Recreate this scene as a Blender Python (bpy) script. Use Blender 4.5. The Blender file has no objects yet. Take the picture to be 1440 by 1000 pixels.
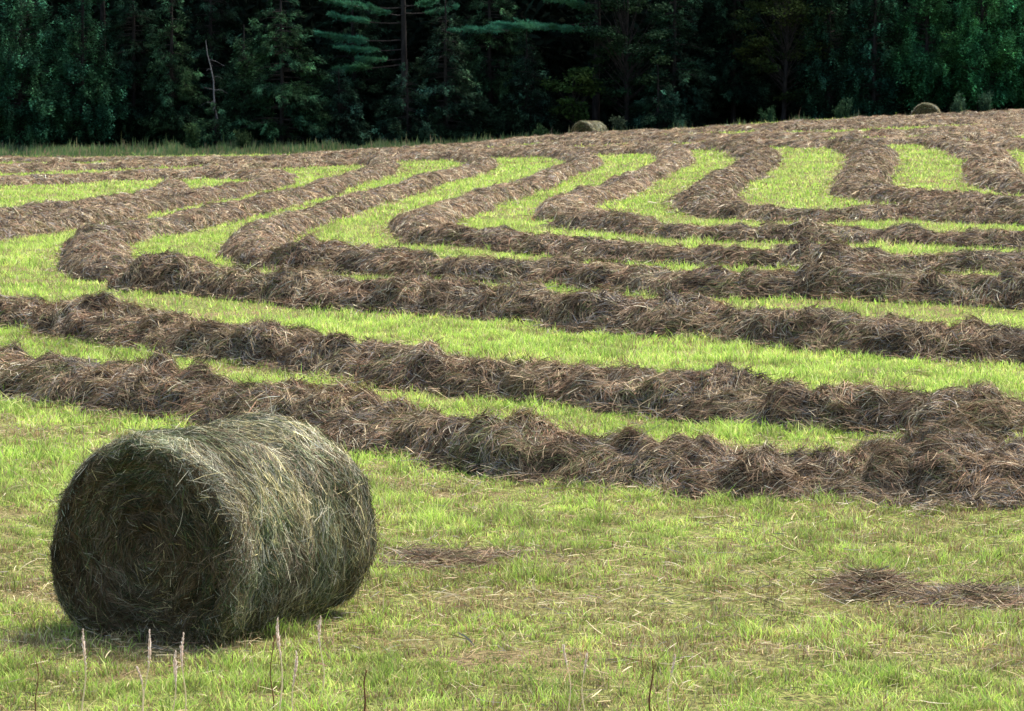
import bpy, math, random
import numpy as np
R = math.radians
C = bpy.context.scene.collection
rng = np.random.default_rng(11)
random.seed(5)

# ------------------------------------------------------------------ camera, sky, sun, exposure
CAM_H, F, HORIZON = 3.9, 4500.0, 30.0        # metres, focal length and horizon row in 1440x1000 picture units
PITCH = math.atan((500 - HORIZON) / F)
cd = bpy.data.cameras.new('camera'); cam = bpy.data.objects.new('camera', cd); C.objects.link(cam)
cam.location = (0, 0, CAM_H); cam.rotation_euler = (R(90) - PITCH, 0, 0)
cd.sensor_width = 36; cd.lens = F / 1440 * 36; cd.clip_end = 4000; cd.clip_start = .1
cd.dof.use_dof = True; cd.dof.focus_distance = 23; cd.dof.aperture_fstop = 14
bpy.context.scene.camera = cam
SUN_EL, SUN_AZ = 60, 48                       # azimuth clockwise from +Y (the view direction)
w = bpy.data.worlds.new('World'); bpy.context.scene.world = w; w.use_nodes = True
nt = w.node_tree; bg = nt.nodes['Background']
sky = nt.nodes.new('ShaderNodeTexSky'); sky.sky_type = 'NISHITA'; sky.sun_disc = False
sky.sun_elevation = R(SUN_EL); sky.sun_rotation = R(SUN_AZ); sky.dust_density = 3.5; sky.air_density = 1.0
nt.links.new(sky.outputs[0], bg.inputs[0]); bg.inputs[1].default_value = .115
sl = bpy.data.lights.new('sun', 'SUN'); sun = bpy.data.objects.new('sun', sl); C.objects.link(sun)
sl.energy = 2.1; sl.angle = R(16); sl.color = (1, .95, .86)
sun.rotation_euler = (R(90 - SUN_EL), 0, R(180 - SUN_AZ) + R(0))
vs = bpy.context.scene.view_settings
vs.view_transform = 'Standard'; vs.look = 'None'; vs.exposure = 1.84; vs.gamma = 1
cy = bpy.context.scene.cycles
cy.max_bounces = 5; cy.diffuse_bounces = 3; cy.transmission_bounces = 3; cy.glossy_bounces = 2

# ------------------------------------------------------------------ noise and helpers
_P = rng.permutation(256); _P = np.concatenate([_P, _P, _P])
_G = rng.normal(size=(256, 3)); _G /= np.linalg.norm(_G, axis=1)[:, None]
def noise3(p):
    p = np.asarray(p, float); i = np.floor(p).astype(int); f = p - i; i &= 255
    u = f * f * f * (f * (f * 6 - 15) + 10)
    out = 0
    for dx in (0, 1):
        wx = u[:, 0] if dx else 1 - u[:, 0]
        for dy in (0, 1):
            wy = u[:, 1] if dy else 1 - u[:, 1]
            for dz in (0, 1):
                wz = u[:, 2] if dz else 1 - u[:, 2]
                g = _G[_P[_P[_P[i[:, 0] + dx] + i[:, 1] + dy] + i[:, 2] + dz]]
                out = out + wx * wy * wz * (g[:, 0] * (f[:, 0] - dx) + g[:, 1] * (f[:, 1] - dy) + g[:, 2] * (f[:, 2] - dz))
    return out
def n2(x, y, s, z=0.): return noise3(np.stack([np.ravel(x) / s, np.ravel(y) / s, np.full(np.size(x), z + .37)], 1)).reshape(np.shape(x))
def sstep(a, b, x):
    t = np.clip((x - a) / (b - a), 0, 1); return t * t * (3 - 2 * t)
def terrain0(x, y):
    x = np.asarray(x, float); y = np.asarray(y, float)
    far = -1.45 + 1.15 * np.tanh((x - 4) / 14)
    right = .5 + .5 * np.tanh((x + 4) / 8)
    return far * sstep(32, 150, y) - (.30 + .68 * right) * sstep(150, 159, y)
def terrain(x, y):
    return terrain0(x, y) + .05 * n2(x, y, 2.3) + .1 * n2(x, y, 7.)
def at(u, v, h=0.):
    """picture point -> world point on the field surface raised by h"""
    d = np.array([u - 720, F * math.cos(PITCH) + (500 - v) * math.sin(PITCH), -F * math.sin(PITCH) + (500 - v) * math.cos(PITCH)])
    d /= d[1]; ys = np.linspace(10, 175, 3300)
    gap = CAM_H + d[2] * ys - (terrain0(d[0] * ys, ys) + h)
    k = np.argmax(gap < 0) if (gap < 0).any() else len(ys) - 1
    return np.array([d[0] * ys[k], ys[k]])
def gauss(a, s):
    if s < .3: return a
    n = int(3 * s) + 1; k = np.exp(-.5 * (np.arange(-n, n + 1) / s) ** 2); k /= k.sum()
    a0 = 2 * a[0] - a[1:n + 1][::-1] if len(a) > n else np.full(n, a[0])
    a1 = 2 * a[-1] - a[-n - 1:-1][::-1] if len(a) > n else np.full(n, a[-1])
    return np.convolve(np.concatenate([a0, a, a1]), k, 'valid')
def unit(a): return a / (np.linalg.norm(a, axis=1)[:, None] + 1e-9)
def tag(o, label=None, cat=None, group=None, kind=None):
    for k, v in (('label', label), ('category', cat), ('group', group), ('kind', kind)):
        if v: o[k] = v
    return o
def mesh(name, verts, quads=None, tris=None, mats=(), col=None, parent=None, matidx=None, smooth=True, loc=None):
    """one mesh object from numpy arrays; col = one colour per vertex"""
    me = bpy.data.meshes.new(name); verts = np.asarray(verts, np.float32)
    q = np.zeros((0, 4), np.int32) if quads is None else np.asarray(quads, np.int32)
    t = np.zeros((0, 3), np.int32) if tris is None else np.asarray(tris, np.int32)
    me.vertices.add(len(verts)); me.vertices.foreach_set('co', verts.ravel())
    idx = np.concatenate([q.ravel(), t.ravel()]); me.loops.add(len(idx)); me.loops.foreach_set('vertex_index', idx)
    st = np.concatenate([np.arange(len(q)) * 4, len(q) * 4 + np.arange(len(t)) * 3]).astype(np.int32)
    me.polygons.add(len(st)); me.polygons.foreach_set('loop_start', st)
    if smooth: me.polygons.foreach_set('use_smooth', np.ones(len(st), bool))
    if matidx is not None: me.polygons.foreach_set('material_index', np.asarray(matidx, np.int32))
    if col is not None:
        a = me.color_attributes.new('tint', 'FLOAT_COLOR', 'POINT')
        a.data.foreach_set('color', np.concatenate([col, np.ones((len(col), 1))], 1).astype(np.float32).ravel())
    me.update(calc_edges=True)
    for m in mats: me.materials.append(m)
    o = bpy.data.objects.new(name, me); C.objects.link(o)
    if parent is not None: o.parent = parent
    if loc is not None: o.location = loc
    return o
def empty(name, loc, rz=0):
    o = bpy.data.objects.new(name, None); C.objects.link(o); o.location = loc; o.rotation_euler = (0, 0, rz)
    o.empty_display_size = .3; return o

# ------------------------------------------------------------------ materials
def tint_mat(name, rough=.75, trans=0., spec=.15, bump=0):
    m = bpy.data.materials.new(name); m.use_nodes = True; t = m.node_tree; b = t.nodes['Principled BSDF']
    a = t.nodes.new('ShaderNodeVertexColor'); a.layer_name = 'tint'
    t.links.new(a.outputs[0], b.inputs['Base Color']); b.inputs['Roughness'].default_value = rough
    b.inputs['Specular IOR Level'].default_value = spec
    if trans:
        tr = t.nodes.new('ShaderNodeBsdfTranslucent'); mx = t.nodes.new('ShaderNodeMixShader'); mx.inputs[0].default_value = trans
        t.links.new(a.outputs[0], tr.inputs[0]); t.links.new(b.outputs[0], mx.inputs[1]); t.links.new(tr.outputs[0], mx.inputs[2])
        t.links.new(mx.outputs[0], t.nodes['Material Output'].inputs[0])
    return m
def noise_mat(name, cols, scale, rough=.9, bump=.5, detail=8, dist=.3, stretch=(1, 1, 1), attr=False):
    m = bpy.data.materials.new(name); m.use_nodes = True; t = m.node_tree; b = t.nodes['Principled BSDF']
    tc = t.nodes.new('ShaderNodeNewGeometry') if attr else t.nodes.new('ShaderNodeTexCoord')
    mp = t.nodes.new('ShaderNodeMapping'); mp.inputs['Scale'].default_value = stretch
    t.links.new(tc.outputs['Position' if attr else 'Object'], mp.inputs[0])
    n = t.nodes.new('ShaderNodeTexNoise'); n.inputs['Scale'].default_value = scale; n.inputs['Detail'].default_value = detail
    n.inputs['Distortion'].default_value = dist; t.links.new(mp.outputs[0], n.inputs[0])
    r = t.nodes.new('ShaderNodeValToRGB'); e = r.color_ramp.elements
    while len(e) < len(cols): e.new(.5)
    for i, c in enumerate(cols): e[i].position = .3 + .4 * i / max(1, len(cols) - 1); e[i].color = (*c, 1)
    t.links.new(n.outputs[0], r.inputs[0]); t.links.new(r.outputs[0], b.inputs['Base Color'])
    b.inputs['Roughness'].default_value = rough; b.inputs['Specular IOR Level'].default_value = .1
    bp = t.nodes.new('ShaderNodeBump'); bp.inputs['Strength'].default_value = bump; bp.inputs['Distance'].default_value = .05
    t.links.new(n.outputs[0], bp.inputs['Height']); t.links.new(bp.outputs[0], b.inputs['Normal'])
    return m
M_hay = tint_mat('dry_hay_strands', .7, .12)
M_haycore = noise_mat('dry_hay_inside', [(.015, .010, .006), (.05, .032, .018), (.10, .066, .036)], 14, bump=.8)  # core colour kept dark so crevices between strands look shaded
M_balecore = noise_mat('bale_inside', [(.010, .011, .006), (.03, .03, .017), (.06, .055, .03)], 16, bump=.8)
M_grass = tint_mat('grass_blades', .6, .38, .25)
M_leaf = tint_mat('foliage', .85, .2, .04)
M_bark = noise_mat('bark', [(.010, .009, .008), (.022, .019, .017), (.04, .035, .03)], 6, stretch=(1, 1, .25), bump=.8)
M_dead = noise_mat('dead_wood', [(.06, .06, .062), (.12, .12, .12), (.19, .185, .18)], 6, stretch=(1, 1, .3), bump=.5)
M_stalk = tint_mat('dry_stalk', .7, .45)

# ------------------------------------------------------------------ ground sheet
GRASS_A = (.27, .40, .055); GRASS_B = (.40, .43, .12); THATCH = (.36, .27, .14)
def ground():
    xs = np.concatenate([-np.geomspace(1500, 34, 30), np.linspace(-33, 33, 330), np.geomspace(34, 1500, 30)])
    ys = np.concatenate([np.linspace(-300, 8, 20), np.linspace(9, 60, 320), np.linspace(60.4, 190, 260), np.geomspace(195, 3000, 30)])
    X, Y = np.meshgrid(xs, ys); Z = terrain(X, Y) - .01
    n, m = X.shape; I = np.arange(n * m).reshape(n, m)
    q = np.stack([I[:-1, :-1], I[:-1, 1:], I[1:, 1:], I[1:, :-1]], -1).reshape(-1, 4)
    mt = bpy.data.materials.new('mown_field'); mt.use_nodes = True; t = mt.node_tree; b = t.nodes['Principled BSDF']
    ge = t.nodes.new('ShaderNodeNewGeometry')
    def nz(scale, detail=6, dist=0.):
        n = t.nodes.new('ShaderNodeTexNoise'); n.inputs['Scale'].default_value = scale; n.inputs['Detail'].default_value = detail
        n.inputs['Distortion'].default_value = dist; t.links.new(ge.outputs['Position'], n.inputs[0]); return n.outputs[0]
    def ramp(src, stops):
        r = t.nodes.new('ShaderNodeValToRGB'); e = r.color_ramp.elements
        while len(e) < len(stops): e.new(.5)
        for i, (p, c) in enumerate(stops): e[i].position = p; e[i].color = (*c, 1)
        t.links.new(src, r.inputs[0]); return r.outputs[0]
    fine = ramp(nz(22, 8, .5), [(.3, (.025, .025, .010)), (.48, (.10, .11, .03)), (.62, (.19, .20, .055)), (.75, (.27, .21, .11))])
    patch = ramp(nz(.8, 5, .8), [(.48, (0, 0, 0)), (.68, (1, 1, 1))])
    soil = ramp(nz(30, 6), [(.35, (.05, .035, .018)), (.6, (.20, .15, .075))])
    mx = t.nodes.new('ShaderNodeMix'); mx.data_type = 'RGBA'
    t.links.new(patch, mx.inputs[0]); t.links.new(fine, mx.inputs[6]); t.links.new(soil, mx.inputs[7])
    # the wood's floor past the field edge, coloured dark for the shaded interior
    sp = t.nodes.new('ShaderNodeSeparateXYZ'); t.links.new(ge.outputs['Position'], sp.inputs[0])
    mr = t.nodes.new('ShaderNodeMapRange'); mr.inputs[1].default_value = 164; mr.inputs[2].default_value = 168
    t.links.new(sp.outputs[1], mr.inputs[0])
    m2 = t.nodes.new('ShaderNodeMix'); m2.data_type = 'RGBA'; m2.inputs[7].default_value = (.03, .024, .014, 1)
    t.links.new(mr.outputs[0], m2.inputs[0]); t.links.new(mx.outputs[2], m2.inputs[6])
    t.links.new(m2.outputs[2], b.inputs['Base Color']); b.inputs['Roughness'].default_value = .95; b.inputs['Specular IOR Level'].default_value = .05
    bp = t.nodes.new('ShaderNodeBump'); bp.inputs['Strength'].default_value = .6; bp.inputs['Distance'].default_value = .04
    t.links.new(nz(40, 6), bp.inputs['Height']); t.links.new(bp.outputs[0], b.inputs['Normal'])
    tag(mesh('ground', np.stack([X, Y, Z], -1).reshape(-1, 3), q, mats=[mt]), 'mown hay field running up to the edge of the wood', kind='structure')
ground()

# ------------------------------------------------------------------ hay strands
HAY = np.array([(.37, .265, .145), (.16, .105, .060), (.24, .130, .072), (.20, .17, .14), (.13, .13, .045), (.52, .43, .28), (.060, .038, .023), (.28, .18, .10)]) * np.array([.86, .91, .95])
BALE = np.array([(.10, .13, .048), (.18, .20, .11), (.46, .40, .19), (.125, .088, .045), (.27, .26, .19), (.05, .065, .03), (.60, .54, .36), (.19, .145, .09)])
def pick(pal, pos, weights, patch=1.2, seed=0.):
    """strand colours: a random draw whose odds drift from tuft to tuft"""
    n = len(pos); W = np.tile(np.array(weights, float), (n, 1))
    for k in range(len(weights)):
        W[:, k] *= np.exp(3.2 * noise3(pos * patch + 17.3 * k + seed))
    W = np.cumsum(W, 1); W /= W[:, -1:]
    i = (rng.random(n)[:, None] > W).sum(1).clip(0, len(weights) - 1)
    c = pal[i] * np.exp(rng.normal(0, .22, (n, 1)))
    c *= np.exp(.8 * noise3(pos * 2.1 + 40))[:, None]
    return np.clip(c, .01, .8)
def ribbons(P, D, N, L, W, K, seg=3, S=None):
    """curved thin strands: centre P, direction D, surface normal N, length L, width W, downward bend K, sideways bend S"""
    n = len(P); B = np.cross(D, N); ang = rng.normal(0, .6, n)
    Wd = B * np.cos(ang)[:, None] + N * np.sin(ang)[:, None]
    tt = np.linspace(-.5, .5, seg + 1); V = np.zeros((n, seg + 1, 2, 3))
    if S is None: S = rng.normal(0, .8, n)
    for k, t in enumerate(tt):
        x = t * L; c = P + D * x[:, None] - N * (K * x * x)[:, None] + B * (S * x * x)[:, None]
        hw = (W * (.5 if 0 < k < seg else .28))[:, None] * Wd
        V[:, k, 0] = c - hw; V[:, k, 1] = c + hw
    base = (np.arange(n) * (seg + 1) * 2)[:, None]
    q = np.concatenate([np.concatenate([base + 2 * k, base + 2 * k + 1, base + 2 * k + 3, base + 2 * k + 2], 1)[:, None] for k in range(seg)], 1)
    return V.reshape(-1, 3), q.reshape(-1, 4), (seg + 1) * 2
def tri_blades(P, H, W, lean, az, two=True):
    """standing blades: base P, height H, width W, lean vector"""
    n = len(P); s = np.stack([np.cos(az), np.sin(az), np.zeros(n)], 1) * W[:, None] * .5
    up = np.array([0, 0, 1.])
    if two:
        m = P + up * (H * .55)[:, None] + lean * .35; tp = P + up * (H * .95)[:, None] + lean
        V = np.stack([P - s, P + s, m + s * .8, m - s * .8, tp], 1).reshape(-1, 3); b = (np.arange(n) * 5)[:, None]
        return V, np.concatenate([b, b + 1, b + 2, b + 3], 1), np.concatenate([b + 3, b + 2, b + 4], 1), 5
    tp = P + up * H[:, None] + lean
    V = np.stack([P - s, P + s, tp], 1).reshape(-1, 3); b = (np.arange(n) * 3)[:, None]
    return V, None, np.concatenate([b, b + 1, b + 2], 1), 3

# ------------------------------------------------------------------ windrows: crest lines read in picture units
HH = .33
FX0, FY0, FC = -45., 10., .12
foot = np.zeros((int(160 / FC), int(90 / FC)), bool)
def stamp(pts, rad):
    for (x, y), r in zip(pts, rad):
        i0, i1 = int((y - r - FY0) / FC), int((y + r - FY0) / FC) + 1; j0, j1 = int((x - r - FX0) / FC), int((x + r - FX0) / FC) + 1
        if i1 < 0 or j1 < 0 or i0 >= foot.shape[0] or j0 >= foot.shape[1]: continue
        i0, j0 = max(i0, 0), max(j0, 0)
        yy, xx = np.mgrid[i0:min(i1 + 1, foot.shape[0]), j0:min(j1 + 1, foot.shape[1])]
        foot[i0:i1 + 1, j0:j1 + 1] |= (xx * FC + FX0 - x) ** 2 + (yy * FC + FY0 - y) ** 2 < r * r
def windrow(label, px, width=.78, height=1., strand=1., sm=None, smw=1.2, fat=0., hh=HH, group='windrows of raked hay'):
    px = np.array(px, float); seg = np.hypot(*np.diff(px, axis=0).T * np.array([[1.], [2.5]])); s = np.concatenate([[0], np.cumsum(seg)])
    ss = np.arange(0, s[-1], 4.); u = np.interp(ss, s, px[:, 0]); v = np.interp(ss, s, px[:, 1])
    v0 = gauss(v, 2.5); us = gauss(u, 5); v1 = gauss(v, (sm or 45) / 4.)
    g = np.array([at(a, b, hh) for a, b in zip(us, v1)])
    hres = np.clip((v1 - v0) * g[:, 1] / F, -.13, .30)
    d = np.concatenate([[0], np.cumsum(np.hypot(*np.diff(g, axis=0).T))])
    Dm = np.median(g[:, 1]); width = width * np.interp(Dm, [20, 45, 90, 140], [.80, .62, .56, .74]); step = .055 if Dm < 45 else (.09 if Dm < 80 else .14)
    n = int(d[-1] / step); t = np.linspace(0, d[-1], n)
    cx = gauss(np.interp(t, d, g[:, 0]), smw / step); cyy = gauss(np.interp(t, d, g[:, 1]), smw / step); hr = np.interp(t, d, hres)
    h = (hh * height + hr) * (1 + .30 * n2(cx, cyy, 1.1, 3) + .25 * n2(cx, cyy, 2.7, 5))
    hw = width * (1 + .55 * n2(cx, cyy, 1.6, 9) + .22 * n2(cx, cyy, .6, 1)) * (1 + .5 * hr / hh)
    e = np.minimum(t, t[-1] - t) / 1.1; e = np.clip(e, 0, 1) ** .6; h = h * (.08 + .92 * e); hw = hw * (.25 + .75 * e)
    us_t = np.interp(t, d, us); fk = fat * sstep(1120, 1260, us_t); hw = hw * (1 + .38 * fk); h = (h + fat * (.08 * np.exp(-((us_t - 1335) / 62) ** 2) - .05 * np.exp(-((us_t - 1170) / 70) ** 2))) * np.interp(Dm, [25, 45, 60, 120], [1.0, .94, .92, .95])
    tx, ty = np.gradient(cx), np.gradient(cyy); l = np.hypot(tx, ty); tx /= l; ty /= l
    cx = cx + .18 * n2(cx, cyy, 1.3, 21); m = 22
    a = np.linspace(-1, 1, m); q = np.sign(a) * np.abs(a) ** .9; prof = np.clip(1 - np.abs(a) ** 2.6, 0, 1) ** .85
    X = cx[:, None] + ty[:, None] * hw[:, None] * q; Y = cyy[:, None] - tx[:, None] * hw[:, None] * q
    Z = terrain(X, Y) - .03 + h[:, None] * prof
    P = np.stack([X, Y, Z], -1)
    def normals(P):
        du = np.gradient(P, axis=0); dv = np.gradient(P, axis=1); N = np.cross(dv, du); N /= np.linalg.norm(N, axis=2)[..., None] + 1e-9
        return N * np.sign(N[..., 2:3].mean() + 1e-9), du, dv
    N, du, dv = normals(P)
    f = P.reshape(-1, 3) * np.array([1, 1, 1.3])
    warp = np.stack([noise3(f * 1.3 + 5), noise3(f * 1.3 + 55), noise3(f * 1.3 + 95)], 1) * .35
    big = .62 * np.abs(noise3((f + warp) * 1.35)) + .48 * np.abs(noise3((f + warp) * 2.8 + 13)); sml = np.abs(noise3((f + warp) * 4.6 + 31)); tiny = noise3(f * 11)
    env = (.25 + .75 * prof)[None, :].repeat(n, 0).ravel()
    amp = height * env * (np.interp(Dm, [30, 55, 100], [.55, .40, .34]) * np.clip(big - .22, -.2, .30) + np.interp(Dm, [30, 50], [.30, .17]) * (sml - .17) + .05 * tiny) * (.55 + .45 * np.clip(hw.repeat(m) / .8, 0, 1.2))
    P = P + N * amp.reshape(n, m, 1); P[..., 2] = np.maximum(P[..., 2], terrain(P[..., 0], P[..., 1]) - .04)
    N, du, dv = normals(P)
    I = np.arange(n * m).reshape(n, m)
    Q = np.stack([I[:-1, :-1], I[1:, :-1], I[1:, 1:], I[:-1, 1:]], -1).reshape(-1, 4)
    core = P - N * .02
    stamp(np.stack([cx, cyy], 1)[::2], (hw * .80)[::2])
    # strands
    area = np.linalg.norm(np.cross(du, dv), axis=2)[:-1, :-1]; area_d = area / (np.maximum(P[:-1, :-1, 1], 20) ** 1.75)
    Wd0, L0 = min(.00015 * Dm, .0135), .165 + .0008 * Dm
    vis = np.abs(P[:-1, :-1, 0]) < .2 * P[:-1, :-1, 1] + 1.5
    area_d = area_d * vis; tot = (area * vis).sum(); cnt = int(strand * np.interp(Dm, [50, 100], [2.7, 2.0]) * tot / (Wd0 * L0))
    if cnt < 50: cnt = 50
    ci = rng.choice(area_d.size, cnt, p=area_d.ravel() / area_d.sum()); i, j = np.divmod(ci, m - 1)
    fu, fv = rng.random(cnt)[:, None], rng.random(cnt)[:, None]
    Pp = P[i, j] * (1 - fu) * (1 - fv) + P[i + 1, j] * fu * (1 - fv) + P[i, j + 1] * (1 - fu) * fv + P[i + 1, j + 1] * fu * fv
    Nn = N[i, j] + rng.normal(0, .16, (cnt, 3)); Nn /= np.linalg.norm(Nn, axis=1)[:, None]
    Tn = np.stack([tx[i], ty[i], np.zeros(cnt)], 1); Tn -= Nn * (Tn * Nn).sum(1)[:, None]; Tn /= np.linalg.norm(Tn, axis=1)[:, None]
    Bn = np.cross(Nn, Tn)
    ang = 4.2 * noise3(Pp * 1.15 + 7) + 2.2 * noise3(Pp * 3.1 + 77) + rng.normal(0, .5, cnt) + .7
    wild = rng.random(cnt) < .2; ang[wild] = rng.random(wild.sum()) * 6.28
    Dn = Tn * np.cos(ang)[:, None] + Bn * np.sin(ang)[:, None]
    Dl = Pp[:, 1]; Wd = np.minimum(.00015 * np.maximum(Dl, 22), .0135) * np.exp(rng.normal(0, .3, cnt)); L = (.115 + .0007 * Dl) * np.exp(rng.normal(.1, .42, cnt))
    K = np.abs(rng.normal(1.1, .9, cnt)); K[rng.random(cnt) < .03] = -.4; K = np.maximum(K, .55 * (L > .2)); K = np.minimum(K, .10 / L ** 2 + .5)
    off = rng.random(cnt) ** 2 * .05
    # stray wisps dropped beside the row
    st = np.where(rng.random(cnt) < np.interp(Dm, [50, 80], [.055, .02]))[0]; sd = np.sign(rng.normal(size=len(st))); ou = hw[i[st]] * (.9 + rng.exponential(.22, len(st)))
    sx, sy = cx[i[st]] + ty[i[st]] * ou * sd, cyy[i[st]] - tx[i[st]] * ou * sd
    Pp[st] = np.stack([sx, sy, terrain(sx, sy) + .02 + .06 * rng.random(len(st))], 1); Nn[st] = unit(rng.normal(0, .25, (len(st), 3)) + np.array([0, 0, 1.]))
    Dn[st] = unit(Dn[st] - Nn[st] * (Dn[st] * Nn[st]).sum(1)[:, None]); L[st] *= .8; K[st] = .3
    V, q4, per = ribbons(Pp + Nn * off[:, None], Dn, Nn, L, Wd, K, 4 if Dm < 45 else (3 if Dm < 90 else 2))
    lift = sstep(60, 110, Dm)  # far hay coloured paler to stand for top light seen at grazing angle
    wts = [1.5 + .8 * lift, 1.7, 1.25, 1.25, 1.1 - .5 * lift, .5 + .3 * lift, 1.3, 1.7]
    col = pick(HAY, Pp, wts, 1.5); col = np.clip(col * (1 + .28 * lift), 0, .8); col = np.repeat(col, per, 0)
    cc = np.zeros((n * m, 3))
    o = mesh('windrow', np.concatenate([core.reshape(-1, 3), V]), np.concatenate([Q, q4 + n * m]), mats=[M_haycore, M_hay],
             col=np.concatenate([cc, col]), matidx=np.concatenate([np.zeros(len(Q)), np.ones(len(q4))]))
    tag(o, label, 'windrow', group)
    return o
windrow('nearest long brown windrow, passing just behind the big round bale', [(-90, 484), (0, 493), (50, 495), (83, 507), (150, 523), (233, 523), (300, 530), (367, 540), (433, 537), (480, 543), (513, 550), (547, 567), (580, 580), (647, 583), (713, 590), (780, 603), (847, 607), (913, 607), (993, 613), (1043, 624), (1073, 613), (1110, 632), (1160, 638), (1227, 630), (1260, 610), (1310, 600), (1343, 593), (1387, 607), (1410, 623), (1440, 627), (1560, 640)], hh=.39, width=.92, sm=90, fat=1.)
windrow('second windrow from the front, unbroken from edge to edge behind the nearest one', [(-90, 402), (0, 413), (33, 412), (67, 423), (133, 420), (183, 430), (213, 443), (267, 453), (333, 453), (400, 463), (480, 474), (513, 479), (547, 493), (607, 487), (640, 500), (687, 503), (763, 502), (800, 517), (847, 517), (913, 513), (960, 513), (993, 508), (1027, 510), (1077, 533), (1110, 547), (1147, 537), (1193, 547), (1260, 553), (1310, 550), (1343, 540), (1400, 530), (1440, 547), (1560, 556)], hh=.375, width=.82, sm=90)
windrow('third windrow from the front, starting in a lump beside the leftmost hairpin and running right', [(150, 366), (167, 354), (200, 352), (233, 357), (283, 367), (317, 380), (367, 387), (433, 377), (480, 387), (530, 397), (573, 382), (613, 387), (663, 393), (697, 407), (747, 400), (797, 420), (847, 413), (880, 413), (913, 423), (960, 416), (993, 423), (1010, 437), (1043, 430), (1093, 427), (1143, 433), (1173, 450), (1227, 450), (1293, 447), (1333, 457), (1353, 450), (1393, 447), (1440, 450), (1560, 457)], hh=.41, width=1.0, height=1.08, sm=80)
windrow('leftmost hairpin of hay, its rounded tip then a thinner row sloping up to the right', [(178, 365), (155, 361), (138, 352), (127, 342), (128, 331), (135, 321), (167, 312), (200, 306), (233, 302), (267, 295), (310, 286), (350, 279), (400, 269), (440, 260), (480, 249), (510, 240), (540, 232), (550, 226), (535, 219), (495, 217)], width=.95, sm=20)
windrow('lumpy windrow fourth from the front, its left tip inside the hairpin bend of pale grass', [(368, 343), (390, 334), (423, 328), (460, 338), (480, 343), (530, 353), (573, 353), (597, 362), (653, 356), (687, 362), (730, 359), (780, 357), (830, 363), (880, 366), (920, 371), (960, 378), (1010, 390), (1050, 386), (1093, 388), (1143, 382), (1173, 372), (1210, 374), (1243, 390), (1277, 387), (1327, 390), (1370, 398), (1393, 392), (1440, 393), (1560, 402)], hh=.365, width=1.0, height=1.05, sm=80)
windrow('curved row with a dark pointed tip inside the leftmost hairpin', [(395, 346), (365, 347), (345, 342), (350, 330), (362, 319), (380, 309), (405, 301), (433, 291), (480, 279), (513, 270), (543, 264), (573, 254), (613, 244), (650, 234), (683, 228), (690, 222), (668, 215), (625, 212)], width=.9, sm=20)
windrow('windrow fifth from the front, starting at the second small hairpin tip', [(560, 320), (590, 314), (615, 314), (650, 319), (697, 322), (747, 327), (790, 333), (830, 335), (873, 336), (913, 344), (960, 349), (993, 345), (1027, 350), (1070, 345), (1110, 347), (1173, 342), (1210, 343), (1260, 353), (1310, 357), (1360, 352), (1440, 349), (1560, 352)], hh=.325, width=.95, sm=80)
windrow('short hooked row with two humps, between the grass tongues left of the field centre', [(618, 318), (592, 315), (578, 308), (588, 297), (618, 286), (645, 281), (672, 269), (700, 261), (730, 256), (763, 243), (800, 231), (830, 225), (835, 218), (808, 211), (765, 207)], width=.95, sm=20)
windrow('windrow sixth from the front at the right, starting at the third hairpin tip', [(790, 295), (813, 292), (847, 292), (880, 303), (913, 315), (960, 317), (993, 320), (1060, 315), (1113, 312), (1147, 311), (1193, 314), (1243, 318), (1270, 312), (1310, 320), (1377, 321), (1440, 321), (1560, 324)], hh=.315, width=.95, sm=80)
windrow('thick row curving up from the third hairpin tip to the far hay', [(785, 287), (795, 276), (815, 267), (850, 261), (880, 248), (913, 234), (942, 224), (960, 215), (955, 206), (925, 200), (885, 198)], width=1.05, sm=20)
windrow('horseshoe row open to the right, its bend left of the widest pale lawn', [(1010, 197), (1050, 201), (1073, 208), (1072, 216), (1058, 226), (1035, 239), (1008, 252), (990, 262), (986, 271), (1000, 280), (1020, 286), (1050, 289), (1093, 291), (1133, 288), (1160, 288), (1193, 293), (1227, 290), (1250, 285), (1293, 282), (1327, 289), (1377, 293), (1440, 293), (1560, 296)], hh=.32, width=1.15, sm=20)
windrow('broad S shaped row between the two brightest lawns near the upper right', [(1180, 192), (1212, 198), (1232, 207), (1228, 222), (1210, 236), (1205, 248), (1222, 257), (1255, 264), (1300, 266), (1340, 270), (1393, 277), (1440, 276), (1560, 279)], width=1.25, sm=16)
windrow('row slanting to the right edge past the bright lawn there', [(1300, 189), (1345, 196), (1382, 205), (1400, 216), (1392, 229), (1392, 239), (1420, 247), (1460, 254), (1560, 260)], width=1.35, sm=16)
windrow('short windrow leaving the frame beside the last sliver of lawn at the right', [(1380, 186), (1420, 192), (1460, 198), (1560, 208)], width=1.2, sm=30)
windrow('hay row at the left ending in a curl above the large pale lawn', [(-90, 298), (0, 293), (33, 289), (77, 284), (110, 284), (145, 277), (200, 270), (232, 264), (252, 258), (240, 250)], width=.9, sm=35)
windrow('low row at the left edge rising along the top of the big green lawn', [(-90, 318), (0, 309), (33, 304), (100, 296), (150, 288), (183, 281), (233, 278), (267, 270), (293, 264), (333, 259), (367, 252), (395, 249), (402, 243)], width=.9, sm=35)
windrow('far left row with a reddish hollow above the pale lawn strip', [(-90, 252), (0, 248), (73, 245), (125, 242), (198, 242), (250, 240), (283, 238), (333, 236), (370, 237), (400, 241)], width=1.3, sm=45)
windrow('dim thin row along the tall grass at the far left', [(-90, 217), (0, 217), (42, 218), (125, 217), (200, 217), (300, 216), (380, 214)], width=.9, height=.7, sm=60)
windrow('far row at the left passing behind the small green gap', [(-90, 236), (0, 232), (69, 228), (125, 229), (177, 227), (219, 225), (300, 222), (380, 219), (440, 216), (500, 213), (560, 210), (640, 205), (700, 202)], width=1.3, sm=60)
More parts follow.
